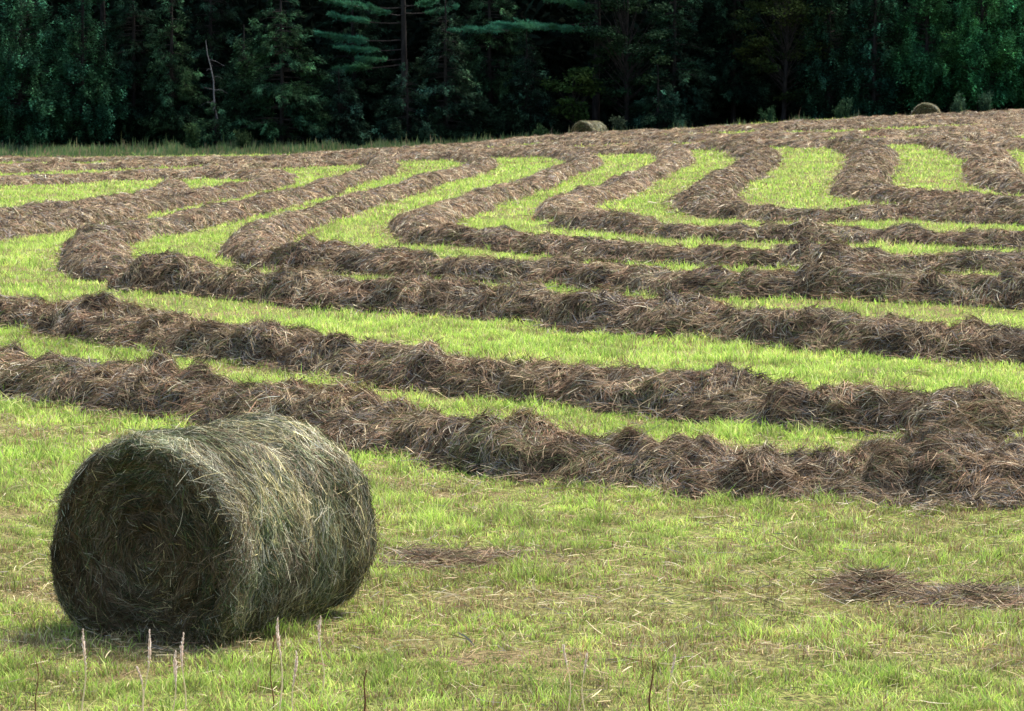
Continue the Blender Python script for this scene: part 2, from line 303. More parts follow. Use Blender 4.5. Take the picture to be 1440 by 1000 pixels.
windrow('far hay band on which the curved rows of the left half end', [(250, 231), (300, 231), (360, 227), (430, 223), (500, 219), (560, 215), (620, 212), (700, 209), (760, 207), (830, 205), (890, 202), (960, 199)], width=1.5, sm=60)
windrow('farthest hay band in the middle, in front of the half hidden grey bale', [(400, 213), (480, 211), (560, 207), (640, 201), (700, 195), (760, 190), (800, 186), (860, 183), (930, 180), (980, 178), (1060, 172), (1110, 169), (1160, 170)], height=.85, width=1.5, sm=60)
windrow('middle band of far hay between the centre bale and the curved rows', [(640, 210), (720, 202), (800, 196), (880, 191), (960, 188), (1040, 185), (1100, 184), (1160, 183), (1230, 181), (1300, 176), (1360, 172), (1440, 168), (1540, 165)], height=.85, width=1.5, sm=60)
windrow('farthest hay row at the right, hiding the foot of the dark round bale', [(1080, 172), (1140, 167), (1200, 164), (1240, 161), (1280, 159), (1330, 158), (1400, 155), (1440, 153), (1540, 150)], height=.85, width=1.4, sm=60)
windrow('dim hay row filling the gap between the farthest right row and the band before it', [(1060, 178), (1140, 172), (1220, 170), (1300, 166), (1370, 163), (1440, 160), (1540, 157)], height=.85, width=1.5, sm=60)
windrow('far row where the bright lawns of the right half begin', [(900, 204), (960, 200), (1000, 195), (1060, 192), (1120, 194), (1180, 195), (1240, 192), (1300, 188), (1370, 182), (1440, 178), (1540, 176)], height=.85, width=1.3, sm=50)

# thin scraps of hay lying on the stubble near the camera
def scrap(label, u, v, lx, ly, h, n):
    c = at(u, v); t = rng.normal(0, .42, (n, 2)); x = c[0] + t[:, 0] * lx; y = c[1] + t[:, 1] * ly * 1.6
    k = rng.random(n) < np.clip(.55 + 2.2 * n2(x * .6, y, .22, 4), .04, 1); t, x, y = t[k], x[k], y[k]; n = len(x)
    hh = h * np.exp(-(t ** 2).sum(1) * 2.2) * (.6 + .9 * np.abs(n2(x, y, .35, 4))) * rng.random(n) ** .6
    P = np.stack([x, y, terrain(x, y) + .02 + hh], 1); ang = 2 * n2(x, y, .5, 2) + rng.normal(0, .7, n)
    D = np.stack([np.cos(ang), np.sin(ang), rng.normal(0, .32, n)], 1); D /= np.linalg.norm(D, axis=1)[:, None]
    N = np.tile([0, 0, 1.], (n, 1)) + rng.normal(0, .5, (n, 3)); N -= D * (N * D).sum(1)[:, None]; N /= np.linalg.norm(N, axis=1)[:, None]
    V, q, per = ribbons(P, D, N, .14 * np.exp(rng.normal(.2, .5, n)), .0036 * np.exp(rng.normal(0, .3, n)), np.abs(rng.normal(.8, 1, n)), 3)
    o = mesh('loose_hay', V, q, mats=[M_hay], col=np.repeat(pick(HAY, P, [1.5, 1.5, .9, 1.2, 1.5, .6, 1.3, 1.8], 1.5), per, 0))
    tag(o, label, 'loose hay', 'scraps of hay left on the stubble')
scrap('thin reddish brown scrap of hay on the stubble just right of the big bale', 640, 783, .75, .40, .05, 3400)
scrap('small domed scrap of brown hay on the stubble at the lower right', 1228, 834, .34, .28, .16, 5600)
scrap('flat rust coloured scrap of hay right of the small domed one', 1378, 842, .55, .28, .07, 4200)

# ------------------------------------------------------------------ round bales
def rodrigues(ax, a):
    return None
def bale(label, loc, az, Rr, Lb, nst, wst, detail=1., sag=.02):
    """axis along local +Y, rests on z = 0; az turns it clockwise from +Y"""
    root = empty('hay_bale', loc, -az); tag(root, label, 'hay bale', 'round bales of hay')
    sh = .038 * Rr / .675
    # profile (y, r) from the near face centre round the shoulder, along the side, to the far face centre
    face = np.linspace(.0, Rr - sh, 22); arc = np.linspace(0, np.pi / 2, 8)[1:-1]
    ys = [0.] * 22 + list(sh - sh * np.cos(arc)); rs = list(face) + list(Rr - sh + sh * np.sin(arc))
    side = np.linspace(sh, Lb - sh, 60); ys += list(side); rs += [Rr] * 60
    ys += list(Lb - sh + sh * np.sin(arc)) + [Lb] * 22; rs += list(Rr - sh + sh * np.cos(arc)) + list(face[::-1])
    ys = np.array(ys); rs = np.array(rs); nang = 150; th = np.linspace(0, 2 * np.pi, nang + 1)
    def surf(k, t):                                                   # k profile index (float), t angle
        y = np.interp(k, np.arange(len(ys)), ys); r = np.interp(k, np.arange(len(rs)), rs)
        q = np.stack([r * np.cos(t), y, r * np.sin(t)], -1).reshape(-1, 3)
        onface = (np.minimum(k, len(ys) - 1 - k) < 22)
        d = .05 * noise3(q * 1.7 + 3) + .035 * noise3(q * 4.3 + 9) + .018 * noise3(q * 11)
        rr = r + (1 - onface * .6) * d * Rr / .675 + .014 * np.sin(y * 2 * np.pi / .34 + 2 * noise3(q * .8))* (~onface)
        rr = rr - .012 * (y / Lb) * (~onface)
        inward = onface * (.05 * (1 - (r / Rr)) * 1.2 + .035 * noise3(q * 5 + 2) + .014 * np.sin(r * 46 + t + 1.6 * noise3(q * 1.5)) * np.clip(r * 6, 0, 1))
        yy = np.where(k < len(ys) / 2, y + inward, y - inward)
        p = np.stack([rr * np.cos(t), yy, rr * np.sin(t) + Rr], -1)
        z = p[:, 2]; low = np.clip(.24 - z, 0, None); p[:, 2] = z + low * .62 - .115        # weight flattens the underside
        p[:, 0] *= 1 + .07 * np.clip(1 - z / Rr, 0, 1)
        p[:, 2] -= sag
        return p
    K, T = np.meshgrid(np.arange(len(ys), dtype=float), th[:-1], indexing='ij'); P = surf(K.ravel(), T.ravel()).reshape(len(ys), nang, 3)
    I = np.arange(len(ys) * nang).reshape(len(ys), nang); J = np.roll(I, -1, 1)
    bands = (('end_face', 0, 24), ('rolled_side', 24, len(ys) - 25), ('end_face', len(ys) - 25, len(ys) - 1))
    for bi, (nm, a, b) in enumerate(bands):
        sl = P[a:b + 1].reshape(-1, 3) * 1.0; c = np.array([0, Lb / 2, Rr]); sl = sl + (c - sl) * .012
        II = np.arange((b - a + 1) * nang).reshape(-1, nang); JJ = np.roll(II, -1, 1)
        Q = np.stack([II[:-1], JJ[:-1], JJ[1:], II[1:]], -1).reshape(-1, 4)
        if bi == 2 and detail < .5: n = 200
        else: n = int(nst * (1. if bi == 1 else .42) * (1 if bi < 2 else .4))
        if bi == 1: k = a + rng.random(n) * (b - a)
        else:
            rr = np.sqrt(rng.random(n)) * 21.99 + 0.; kk = np.where(rng.random(n) < .82, rr, 22 + rng.random(n) * 2); k = kk if bi == 0 else len(ys) - 1 - kk
        t = rng.random(n) * 2 * np.pi; e = .02
        p = surf(k, t); pt = surf(k, t + e) - p; pk = surf(np.minimum(k + .05, len(ys) - 1), t) - surf(np.maximum(k - .05, 0), t)
        pt /= np.linalg.norm(pt, axis=1)[:, None] + 1e-9; pk /= np.linalg.norm(pk, axis=1)[:, None] + 1e-9
        N = np.cross(pt, pk); N /= np.linalg.norm(N, axis=1)[:, None] + 1e-9
        s = np.sign((N * (p - c)).sum(1)); N *= s[:, None]
        if bi == 1: ang = rng.normal(0, .42, n) + 1.5 * noise3(p * 3.4 + 4)
        else: ang = rng.normal(0, .45, n) + 1.8 * noise3(p * 5 + 4)
        wild = rng.random(n) < (.2 if bi == 1 else .14); ang[wild] = rng.random(wild.sum()) * 6.28
        N = N + rng.normal(0, .10, (n, 3)); N /= np.linalg.norm(N, axis=1)[:, None]
        D = pt * np.cos(ang)[:, None] + pk * np.sin(ang)[:, None]; D -= N * (D * N).sum(1)[:, None]; D /= np.linalg.norm(D, axis=1)[:, None]
        L = (.095 if bi == 1 else .075) * np.exp(rng.normal(.1, .5, n)); Kc = np.abs(rng.normal(.75 if bi == 1 else .1, .35, n)) * np.abs(np.cos(ang)) if bi == 1 else rng.normal(.1, .5, n)
        off = rng.random(n) ** 2.6 * .028
        # shallow pits and frayed tufts
        off = off + .02 * np.clip(noise3(p * 7 + 8), -.5, .8)
        S = rng.normal(0, .9, n) if bi == 1 else rng.normal(0, 1.4, n) 
        V, q, per = ribbons(p + N * off[:, None], D, N, L, wst * np.exp(rng.normal(0, .35, n)), Kc, 3, S)
        V[:, 2] = np.maximum(V[:, 2], -.015)
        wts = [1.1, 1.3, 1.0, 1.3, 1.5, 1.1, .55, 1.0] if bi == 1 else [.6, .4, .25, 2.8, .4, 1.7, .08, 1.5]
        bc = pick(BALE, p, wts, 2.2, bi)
        if bi != 1: bc = bc * np.array([.80, .74, .66]); rad = np.hypot(p[:, 0], p[:, 2] - Rr); bc = bc * (.88 + .26 * np.sin(rad * 46 + t + 1.6 * noise3(p * 1.5)))[:, None]   # end faces browner, and darkened for their shade; bands are packed layers
        col = np.repeat(np.clip(bc, .004, .8), per, 0)
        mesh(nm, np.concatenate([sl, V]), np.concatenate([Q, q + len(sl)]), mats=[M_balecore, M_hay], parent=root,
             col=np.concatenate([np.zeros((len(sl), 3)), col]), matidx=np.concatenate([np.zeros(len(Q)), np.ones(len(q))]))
    return root
bx, by = -525 / F * 19.9 * 1.002, 19.95
bale('big round bale of green and brown hay on the stubble in the left foreground', (bx, by, float(terrain(np.array([bx + .35]), np.array([by + .7]))[0])), R(30), .70, 1.62, 120000, .0030)
def far_bale(label, u, top, D, az):
    x = (u - 720) / F * D; z = float(terrain(np.array([x]), np.array([D]))[0])
    print('far bale top at', 30 + F * (CAM_H - z - 1.42) / D, 'wanted', top)
    bale(label, (x, D, z), az, .73, 1.3, 14000, .0085, .3)
far_bale('pale grey round bale half hidden behind the hay, at the middle of the wood edge', 818, 168, 158, R(38))
far_bale('dark round bale seen end on behind the hay, near the right of the wood edge', 1300, 143, 158, R(12))

# ------------------------------------------------------------------ grass
def inrow(x, y):
    i = ((y - FY0) / FC).astype(int).clip(0, foot.shape[0] - 1); j = ((x - FX0) / FC).astype(int).clip(0, foot.shape[1] - 1)
    return foot[i, j]
def wedge(y0, y1, dens):
    n = int(.5 * .40 * (y1 ** 2 - y0 ** 2) * dens); y = np.sqrt(rng.random(n) * (y1 ** 2 - y0 ** 2) + y0 ** 2); x = (rng.random(n) - .5) * .40 * y
    return x, y
LIME = np.array([(.47, .66, .11), (.56, .68, .17), (.36, .59, .08), (.62, .64, .22), (.18, .31, .045)])
STRAW = np.array([(.40, .32, .16), (.33, .24, .11), (.25, .16, .07), (.46, .40, .23)])
def dryness(x, y):
    """0 = fresh green, 1 = thatch; streaks run along the mower's passes, stronger in the near strip"""
    s = .9 * n2(x * .45, y, .9, 2) + .8 * n2(x, y, .35, 6) + .7 * n2(x * .5, y, 2.4, 8)
    near = 1 - sstep(23.5, 28.5, y)
    band = np.exp(-((y - 23.3 - .06 * x - .25 * np.sin(x * .9)) / .42) ** 2) + 1.1 * np.exp(-((y - 21.6 + .03 * x) / .40) ** 2) + .6 * np.exp(-((y - 25.3 - .06 * x) / .3) ** 2) + .7 * np.exp(-((y - 19.6 + .05 * x) / .3) ** 2)
    return np.clip(.17 + .20 * near + .55 * band * near + s * .9, 0, 1)
parts_V, parts_q, parts_t, parts_c = [], [], [], []; nv = 0
for (y0, y1, dens, wd, hgt, two) in ((17, 27, 3300, .0054, .086, True), (27, 42, 1400, .0075, .082, True), (42, 70, 330, .014, .085, False), (70, 108, 120, .028, .085, False), (108, 163, 50, .045, .09, False)):
    x, y = wedge(y0, y1, dens); dr = dryness(x, y)
    keep = ~inrow(x, y); x, y, dr = x[keep], y[keep], dr[keep]; n = len(x)
    thin = np.clip(.62 * dr + (1.3 * n2(x, y, .17, 41) + .6 * n2(x, y, .5, 43)) * (y < 42) * np.where(y < 27, 1., .7), 0, .93); keep = rng.random(n) > thin; x, y, dr = x[keep], y[keep], dr[keep]; n = len(x)
    tuft = .72 + 1.5 * np.clip(n2(x, y, .24, 3) + .45 * n2(x, y, 1.2, 5), -.42, .8)
    H = hgt * tuft * np.exp(rng.normal(0, .28, n)) * (1 - .45 * dr); la = rng.random(n) * 6.28; lm = H * np.abs(rng.normal(.5, .45, n))
    P = np.stack([x, y, terrain(x, y) - .012], 1); lean = np.stack([np.cos(la) * lm, np.sin(la) * lm, np.zeros(n)], 1)
    V, q, t, per = tri_blades(P, H, wd * np.exp(rng.normal(0, .25, n)), lean, rng.normal(0, .7, n), two)
    cg = LIME[rng.choice(5, n, p=[.30, .2, .26, .10, .14])] * np.exp(.7 * n2(x, y, .5, 9))[:, None]; cs = STRAW[rng.integers(0, 4, n)]
    isdry = rng.random(n) < np.clip(dr * .75 + .05, 0, 1); c = np.where(isdry[:, None], cs, cg) * np.exp(rng.normal(0, .2, (n, 1))) * (1 - .12 * (1 - sstep(22, 34, y)))[:, None] * np.exp(.9 * n2(x, y, .22, 19) + .5 * n2(x * .5, y, .8, 29))[:, None]
    root = np.array([(.13, .10, .04)]) * np.exp(rng.normal(0, .35, (n, 1)))           # cut stubble: brown at the root, fresh green above
    wv = (np.array([.8, .8, .18, .18, 0.]) if y0 < 20 else np.array([.5, .5, .06, .06, 0.])) if two else np.array([.15, .15, 0.])
    cv = c[:, None] * (1 - wv[None, :, None]) + root[:, None] * wv[None, :, None]
    parts_V.append(V); parts_c.append(np.clip(cv, .01, .8).reshape(-1, 3))
    if q is not None: parts_q.append(q + nv)
    parts_t.append(t + nv); nv += len(V)
tag(mesh('grass', np.concatenate(parts_V), np.concatenate(parts_q), np.concatenate(parts_t), mats=[M_grass], col=np.concatenate(parts_c), smooth=False),
    'short bright green grass regrowing on the mown field', kind='stuff')
# flat bits of cut straw between the blades
x, y = wedge(17, 36, 260); dr = dryness(x, y); k = (~inrow(x, y)) & (rng.random(len(x)) < .12 + .9 * dr); x, y, dr = x[k], y[k], dr[k]; n = len(x)
P = np.stack([x, y, terrain(x, y) + .012 + .045 * rng.random(n)], 1); ang = rng.normal(0, .9, n)
D = np.stack([np.cos(ang), np.sin(ang), rng.normal(0, .22, n)], 1); D /= np.linalg.norm(D, axis=1)[:, None]
N = np.tile([0, 0, 1.], (n, 1)); N = N - D * (N * D).sum(1)[:, None]; N /= np.linalg.norm(N, axis=1)[:, None]
V, q, per = ribbons(P, D, N, .09 * np.exp(rng.normal(0, .5, n)), .0042 * np.exp(rng.normal(0, .3, n)), rng.normal(.5, 1.2, n), 3)
tag(mesh('cut_straw', V, q, mats=[M_hay], col=np.repeat(np.concatenate([STRAW, HAY])[rng.choice(12, n, p=[.14, .14, .1, .12, .08, .08, .08, .06, .06, .05, .04, .05])], per, 0)),
    'bits of cut straw scattered over the near stubble', kind='stuff')

# ------------------------------------------------------------------ dry grass stalks in front
def stalk(label, u, v, D, lean, kind, hw=1.):
    x = (u - 720) / F * D; z0 = float(terrain(np.array([x]), np.array([D]))[0]); topz = CAM_H - (v - 30) * D / F; H = topz - z0
    root = empty('dry_grass_stalk', (x - lean * H, D, z0)); tag(root, label, 'grass stalk', 'dry stalks standing in front of the bale')
    m = 9; t = np.linspace(0, 1, m); cx = lean * H * t ** 1.7 + .011 * np.sin(t * 7 + u); cz = H * t; k = 6; a = np.arange(k) / k * 6.283
    r = (.0044 - .0024 * t) * hw
    V = np.stack([cx[:, None] + r[:, None] * np.cos(a), r[:, None] * np.sin(a) + 0 * cx[:, None], np.repeat(cz[:, None], k, 1)], -1).reshape(-1, 3)
    I = np.arange(m * k).reshape(m, k); J = np.roll(I, -1, 1); q = np.stack([I[:-1], J[:-1], J[1:], I[1:]], -1).reshape(-1, 4)
    sc = np.array((.72, .62, .42)) if kind != 'brown' else np.array((.20, .10, .05))
    mesh('stem', V, q, mats=[M_stalk], col=np.tile(sc, (len(V), 1)), parent=root)
    if kind == 'brown':
        n = 26; tt = rng.random(n) * .25 + .75; ln, wd, spread = .014, .005, .5
    else:
        n = 130; tt = 1 - rng.random(n) * (.42 if kind == 'head' else .25); ln, wd, spread = .022, .0062, .34
    px = lean * H * tt ** 1.7 + .011 * np.sin(tt * 7 + u); P = np.stack([px, 0 * px, H * tt], 1); az = rng.random(n) * 6.28
    D3 = np.stack([np.cos(az) * spread, np.sin(az) * spread, np.ones(n)], 1); D3 /= np.linalg.norm(D3, axis=1)[:, None]
    prof = np.clip(np.sin(np.pi * np.clip((1 - tt) / .42, .03, 1)), .12, 1) if kind == 'head' else np.full(n, .45)
    S = np.cross(D3, [0, 1, 0]); S /= np.linalg.norm(S, axis=1)[:, None]; l = ln * np.maximum(prof, .5) * np.exp(rng.normal(0, .2, n))
    P = P + np.stack([np.cos(az), np.sin(az), 0 * az], 1) * (.0025 * prof)[:, None]
    V = np.stack([P, P + D3 * (l * .5)[:, None] + S * wd / 2, P + D3 * l[:, None], P + D3 * (l * .5)[:, None] - S * wd / 2], 1).reshape(-1, 3)
    b = (np.arange(n) * 4)[:, None]; pc = np.array([(.78, .64, .54), (.8, .7, .6), (.62, .46, .35)]) if kind != 'brown' else np.array([(.22, .11, .05)] * 3)
    mesh('seed_head', V, np.concatenate([b, b + 1, b + 2, b + 3], 1), mats=[M_stalk], col=np.repeat(pc[rng.integers(0, 3, n)], 4, 0), parent=root, smooth=False)
stalk('leftmost tall pale seed stalk, standing before the left end of the bale', 111, 893, 17.6, .03, 'head', 1.2)
stalk('pale seed stalk second from left, leaning right before the bale face', 204, 895, 17.5, .07, 'head')
stalk('short forked pale stalk leaning left, at the foot of the bale', 185, 948, 17.3, -.10, 'thin', 1.3)
stalk('straight pale seed stalk before the middle of the bale face', 251, 898, 17.6, .0, 'head')
stalk('shorter slanting seed stalk just left of the straight one', 243, 925, 17.3, .08, 'head')
stalk('tallest and brightest seed stalk, before the seam between bale face and side', 388, 877, 17.7, -.01, 'head', 1.2)
stalk('short seed stalk just right of the tallest one', 410, 926, 17.4, .02, 'head')
stalk('seed stalk ending high before the lower side of the bale', 446, 874, 18.4, -.03, 'head')
stalk('thin brown stalk close left of the tallest seed stalk', 378, 902, 17.9, .01, 'brown')
stalk('brown stub leaning right, in the grass right of the bale', 514, 952, 17.5, .10, 'brown', 1.6)
stalk('thin brown stub at the bottom left corner', 40, 938, 17.5, -.01, 'brown')
stalk('thin pale bare stalk leaning left at the bottom middle', 796, 916, 17.6, -.06, 'thin')
stalk('thin pale bare stalk standing upright right of the leaning one', 824, 930, 17.5, .02, 'thin')
stalk('single brown stalk standing alone at the bottom, right of the two thin pale ones', 919, 938, 17.4, .0, 'brown', 1.6)
stalk('slender pale stalk at the bottom right of the lone brown one', 950, 930, 17.5, .06, 'thin')

# ------------------------------------------------------------------ trees
def diamonds(P, D, L, W, Nn):
    S = np.cross(D, Nn); S /= np.linalg.norm(S, axis=1)[:, None] + 1e-9; S *= (W * .5)[:, None]; l = L[:, None]
    V = np.stack([P, P + D * l * .45 + S, P + D * l, P + D * l * .45 - S], 1).reshape(-1, 3); b = (np.arange(len(P)) * 4)[:, None]
    return V, np.concatenate([b, b + 1, b + 2, b + 3], 1)
def tubes(segs, k=5):
    """segs: (p0, p1, r0, r1)"""
    V, Q = [], []; b = 0; a = np.arange(k) / k * 2 * np.pi
    for p0, p1, r0, r1 in segs:
        p0, p1 = np.array(p0, float), np.array(p1, float); d = p1 - p0; d /= np.linalg.norm(d) + 1e-9
        s = np.cross(d, [.3, .9, .2]); s /= np.linalg.norm(s); t = np.cross(d, s); c = np.cos(a)[:, None] * s + np.sin(a)[:, None] * t
        V += [p0 + c * r0, p1 + c * r1]; i = np.arange(k); j = (i + 1) % k
        Q.append(np.stack([b + i, b + j, b + k + j, b + k + i], 1)); b += 2 * k
    return np.concatenate(V), np.concatenate(Q)
def trunk_segs(H, r, crook=.12, r0top=.02):
    z = np.linspace(-.2, H, 11); ox = np.cumsum(rng.normal(0, crook * H / 60, 11)); oy = np.cumsum(rng.normal(0, crook * H / 60, 11)); ox -= ox[0]; oy -= oy[0]
    rr = r * (1 - z.clip(0) / H) ** .8 + r0top; rr[0] *= 1.35
    return [((ox[i], oy[i], z[i]), (ox[i + 1], oy[i + 1], z[i + 1]), rr[i], rr[i + 1]) for i in range(10)], (z, ox, oy)
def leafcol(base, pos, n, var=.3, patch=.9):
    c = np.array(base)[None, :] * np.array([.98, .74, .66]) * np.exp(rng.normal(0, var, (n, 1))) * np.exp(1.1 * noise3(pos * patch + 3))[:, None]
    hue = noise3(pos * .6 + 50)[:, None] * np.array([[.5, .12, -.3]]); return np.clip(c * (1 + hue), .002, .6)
def conifer(H=13, Rm=2.6, z0=.4, nb=120, nl=20000, droop=.25, up=.1, leaf=.20, lw=.05, base=(.03, .07, .04), tw=9, flat=.12, trunk_r=.17, fan=.42):
    segs, (tz, ox, oy) = trunk_segs(H, trunk_r)
    zb = z0 + (H - z0) * rng.random(nb) ** 1.5 * .98; rel = (zb - z0) / (H - z0); az = rng.random(nb) * 2 * np.pi
    L = Rm * (1 - rel) ** .75 * (.65 + .5 * rng.random(nb)) * np.clip(.55 + rel * 3, .55, 1); az += 0
    bx_, by_ = np.interp(zb, tz, ox), np.interp(zb, tz, oy)
    h = np.stack([np.cos(az), np.sin(az), 0 * az], 1); dr = droop * (.6 + .8 * rng.random(nb)); upv = up * (.5 + rng.random(nb))
    def bp(i, t): return np.stack([bx_[i], by_[i], zb[i]], 1) + h[i] * (L[i] * t)[:, None] + np.array([0, 0, 1.]) * (L[i] * (upv[i] * t - dr[i] * t * t))[:, None]
    for i in range(nb):
        if L[i] < .5: continue
        I = np.array([i, i, i]); p = bp(I, np.array([0, .5, .92])); r = .012 + .013 * L[i]
        segs += [(p[0], p[1], r, r * .6), (p[1], p[2], r * .6, .006)]
    ntw = nb * tw; ti = rng.choice(nb, ntw, p=L ** 1.3 / (L ** 1.3).sum()); tt = .18 + .82 * rng.random(ntw) ** .75; side = np.sign(rng.normal(size=ntw))
    tb = bp(ti, tt); lat = np.stack([-np.sin(az[ti]), np.cos(az[ti]), 0 * ti], 1) * side[:, None]
    td = unit(h[ti] * (.55 + .9 * tt)[:, None] + lat * (1.15 - .75 * tt)[:, None] + np.array([0, 0, 1.]) * (rng.normal(-droop * .5, .22, ntw))[:, None])
    tl = (fan * L[ti] * (1.1 - .75 * tt) + .12) * (.6 + .6 * rng.random(ntw))
    li = rng.choice(ntw, nl, p=tl / tl.sum()); s = rng.random(nl)
    P = tb[li] + td[li] * (tl[li] * s)[:, None] + rng.normal(0, 1, (nl, 3)) * np.array([.05, .05, flat * .6])
    D = unit(td[li] + rng.normal(0, .5, (nl, 3)) + np.array([0, 0, -.15 * droop * 4])); Nn = unit(np.array([0, 0, 1.]) + rng.normal(0, .45, (nl, 3)))
    lv = leaf * np.exp(rng.normal(0, .3, nl)); V, q = diamonds(P, D, lv, lw * np.exp(rng.normal(0, .3, nl)), Nn)
    tint = 1.15 * np.exp(rng.normal(0, .75, ntw))[li][:, None]
    return segs, V, q, np.repeat(leafcol(base, P, nl) * tint, 4, 0)
def plant_tree(name, label, cat, x, y, data, group='trees along the edge of the wood', rz=0, s=1., barkm=None):
    segs, V, q, c = data; z = float(terrain(np.array([x]), np.array([y]))[0])
    root = empty(name, (x, y, z), rz); root.scale = (s, s, s); tag(root, label, cat, group)
    tv, tq = tubes(segs)
    mesh('trunk', tv, tq, mats=[barkm or M_bark], parent=root)
    if V is not None: mesh('crown', V, q, mats=[M_leaf], col=c, parent=root, smooth=False)
    return root
def U(u, D): return (u - 720) / F * D
SPR = (.016, .050, .026); DARK = (.009, .029, .018); CED = (.017, .075, .036); CEDB = (.018, .072, .040); PIN = (.050, .22, .135); OLV = (.035, .05, .025)
def spruce(col=SPR, **k):
    a = dict(H=13, Rm=2.9, z0=.2, nb=230, nl=26000, droop=.34, up=.12, leaf=.17, lw=.042, base=col, tw=5, trunk_r=.12); a.update(k); a['nl'] *= 2; return conifer(**a)
def cedar(col=CED, **k):
    a = dict(H=11, Rm=2.1, z0=.4, nb=250, nl=25000, droop=.10, up=.26, leaf=.13, lw=.055, base=col, tw=6, flat=.3, trunk_r=.12, fan=.34); a.update(k); a['nl'] *= 2; return conifer(**a)
def broad(H=8, Rm=2.4, z0=1.5, ncl=60, nl=14000, leaf=.14, base=(.03, .06, .02), trunk_r=.12):
    segs, (tz, ox, oy) = trunk_segs(H * .8, trunk_r, .3); cl = []
    while len(cl) < ncl:
        p = rng.uniform(-1, 1, 3)
        if .35 < np.linalg.norm(p) < 1: cl.append(p)
    cl = np.array(cl) * np.array([Rm, Rm, (H - z0) / 2]) + np.array([0, 0, (H + z0) / 2])
    for p in cl:
        zt = max(.8, p[2] * .62 - .1); b = (np.interp(zt, tz, ox), np.interp(zt, tz, oy), zt); mid = (np.array(b) * .5 + p * .5) + np.array([0, 0, -.1]); segs += [(b, mid, .03, .018), (mid, p, .018, .006)]
    i = rng.integers(0, ncl, nl); rad = (.35 + .35 * rng.random(ncl)); P = cl[i] + unit(rng.normal(size=(nl, 3))) * (rad[i] * rng.random(nl) ** .5)[:, None] * np.array([1.2, 1.2, .5])
    D = unit(rng.normal(size=(nl, 3)) * np.array([1, 1, .4]) + np.array([0, 0, -.3])); V, q = diamonds(P, D, leaf * np.exp(rng.normal(0, .25, nl)), leaf * .7 * np.exp(rng.normal(0, .2, nl)), unit(np.array([0, 0, 1.]) + rng.normal(0, .5, (nl, 3))))
    return segs, V, q, np.repeat(leafcol(base, P, nl), 4, 0)
def pine(boughs, H=15, trunk_r=.2, nl_per=1500, base=PIN, extra=10):
    """white pine: bare lower trunk with long level boughs; bough = (height, side reach in x, reach in y, rise)"""
    segs, (tz, ox, oy) = trunk_segs(H, trunk_r, .1); VV, QQ, CC = [], [], []; nvv = 0
    bl = list(boughs) + [(rng.uniform(7.5, H - .5), *(rng.uniform(1.2, 2.8) * np.array([math.cos(a), math.sin(a)])), rng.uniform(-.1, .5)) for a in rng.random(extra) * 6.28]
    for (z, dx, dy, rise) in bl:
        Lb = math.hypot(dx, dy); hd = np.array([dx, dy, 0]) / Lb; lt = np.array([-hd[1], hd[0], 0])
        def c(t): return np.array([np.interp(z, tz, ox), np.interp(z, tz, oy), z]) + np.outer(t, hd * Lb) + np.outer(rise * t ** 1.6 - .12 * Lb * t * (1 - t), [0, 0, 1.])
        pp = c(np.linspace(0, .96, 6)); segs += [(pp[i], pp[i + 1], .045 * (1 - i / 7), .045 * (1 - (i + 1) / 7)) for i in range(5)]
        nt_ = int(14 + 9 * Lb); tt = .35 + .65 * rng.random(nt_) ** .8; sd = np.sign(rng.normal(size=nt_)); b0 = c(tt)
        td = unit(hd[None] * (.8 + .5 * tt)[:, None] + lt[None] * (sd * (1.1 - .8 * tt))[:, None] + np.array([0, 0, 1.]) * rng.normal(.12, .12, nt_)[:, None]); tl = (.25 * Lb * (1.15 - tt) + .22) * (.7 + .6 * rng.random(nt_))
        for a_, b_, l_ in zip(b0, td, tl): segs.append((a_, a_ + b_ * l_ * .8, .012, .005))
        n = int(nl_per * Lb / 2.5); i = rng.choice(nt_, n, p=tl / tl.sum()); s = .25 + .75 * rng.random(n)
        P = b0[i] + td[i] * (tl[i] * s)[:, None] + rng.normal(0, .03, (n, 3)); D = unit(td[i] * .9 + rng.normal(0, .55, (n, 3)) + np.array([0, 0, .25]))
        V, q = diamonds(P, D, .17 * np.exp(rng.normal(0, .2, n)), .028 * np.exp(rng.normal(0, .25, n)), unit(np.array([0, 0, 1.]) + rng.normal(0, .4, (n, 3))))
        VV.append(V); QQ.append(q + nvv); CC.append(np.repeat(leafcol(base, P, n, .2), 4, 0)); nvv += len(V)
    return segs, np.concatenate(VV), np.concatenate(QQ), np.concatenate(CC)

G = 'trees along the edge of the wood'
T = []
def tree(name, label, cat, u, D, data, **k): plant_tree(name, label, cat, U(u, D), D, data, **k)
tree('cedar_tree', 'broad blue green cedar filling the top left corner of the photo', 'cedar tree', 30, 168, cedar(CEDB, Rm=2.9, nl=30000))
tree('cedar_tree', 'blue green cedar with drooping skirt, second from the left edge', 'cedar tree', 118, 169.5, cedar(CEDB, Rm=2.5, nl=26000, H=12))
tree('cedar_tree', 'cedar at the left edge of the photo, cut by the frame', 'cedar tree', -60, 169, cedar(CEDB, Rm=2.5))
tree('pine_tree', 'slim young pine with teal boughs between the left cedars and the dead snag', 'pine tree', 148, 172, pine([(5.9, .9, -.6, .3), (6.6, -1.1, -.7, .3), (7.1, .8, -.9, .2), (5.3, -.8, -.8, .2)], nl_per=900, base=(.02, .09, .06)))
tree('spruce_tree', 'dark spruce just right of the left cedars', 'spruce tree', 190, 171, spruce(DARK, Rm=2.3))
tree('spruce_tree', 'low dark spruce standing left of the pale dead snag', 'spruce tree', 243, 170, spruce(SPR, Rm=2.0, H=10, nl=18000))
tree('spruce_tree', 'tall dark spruce behind the pale dead snag', 'spruce tree', 300, 174, spruce(DARK, Rm=2.8))
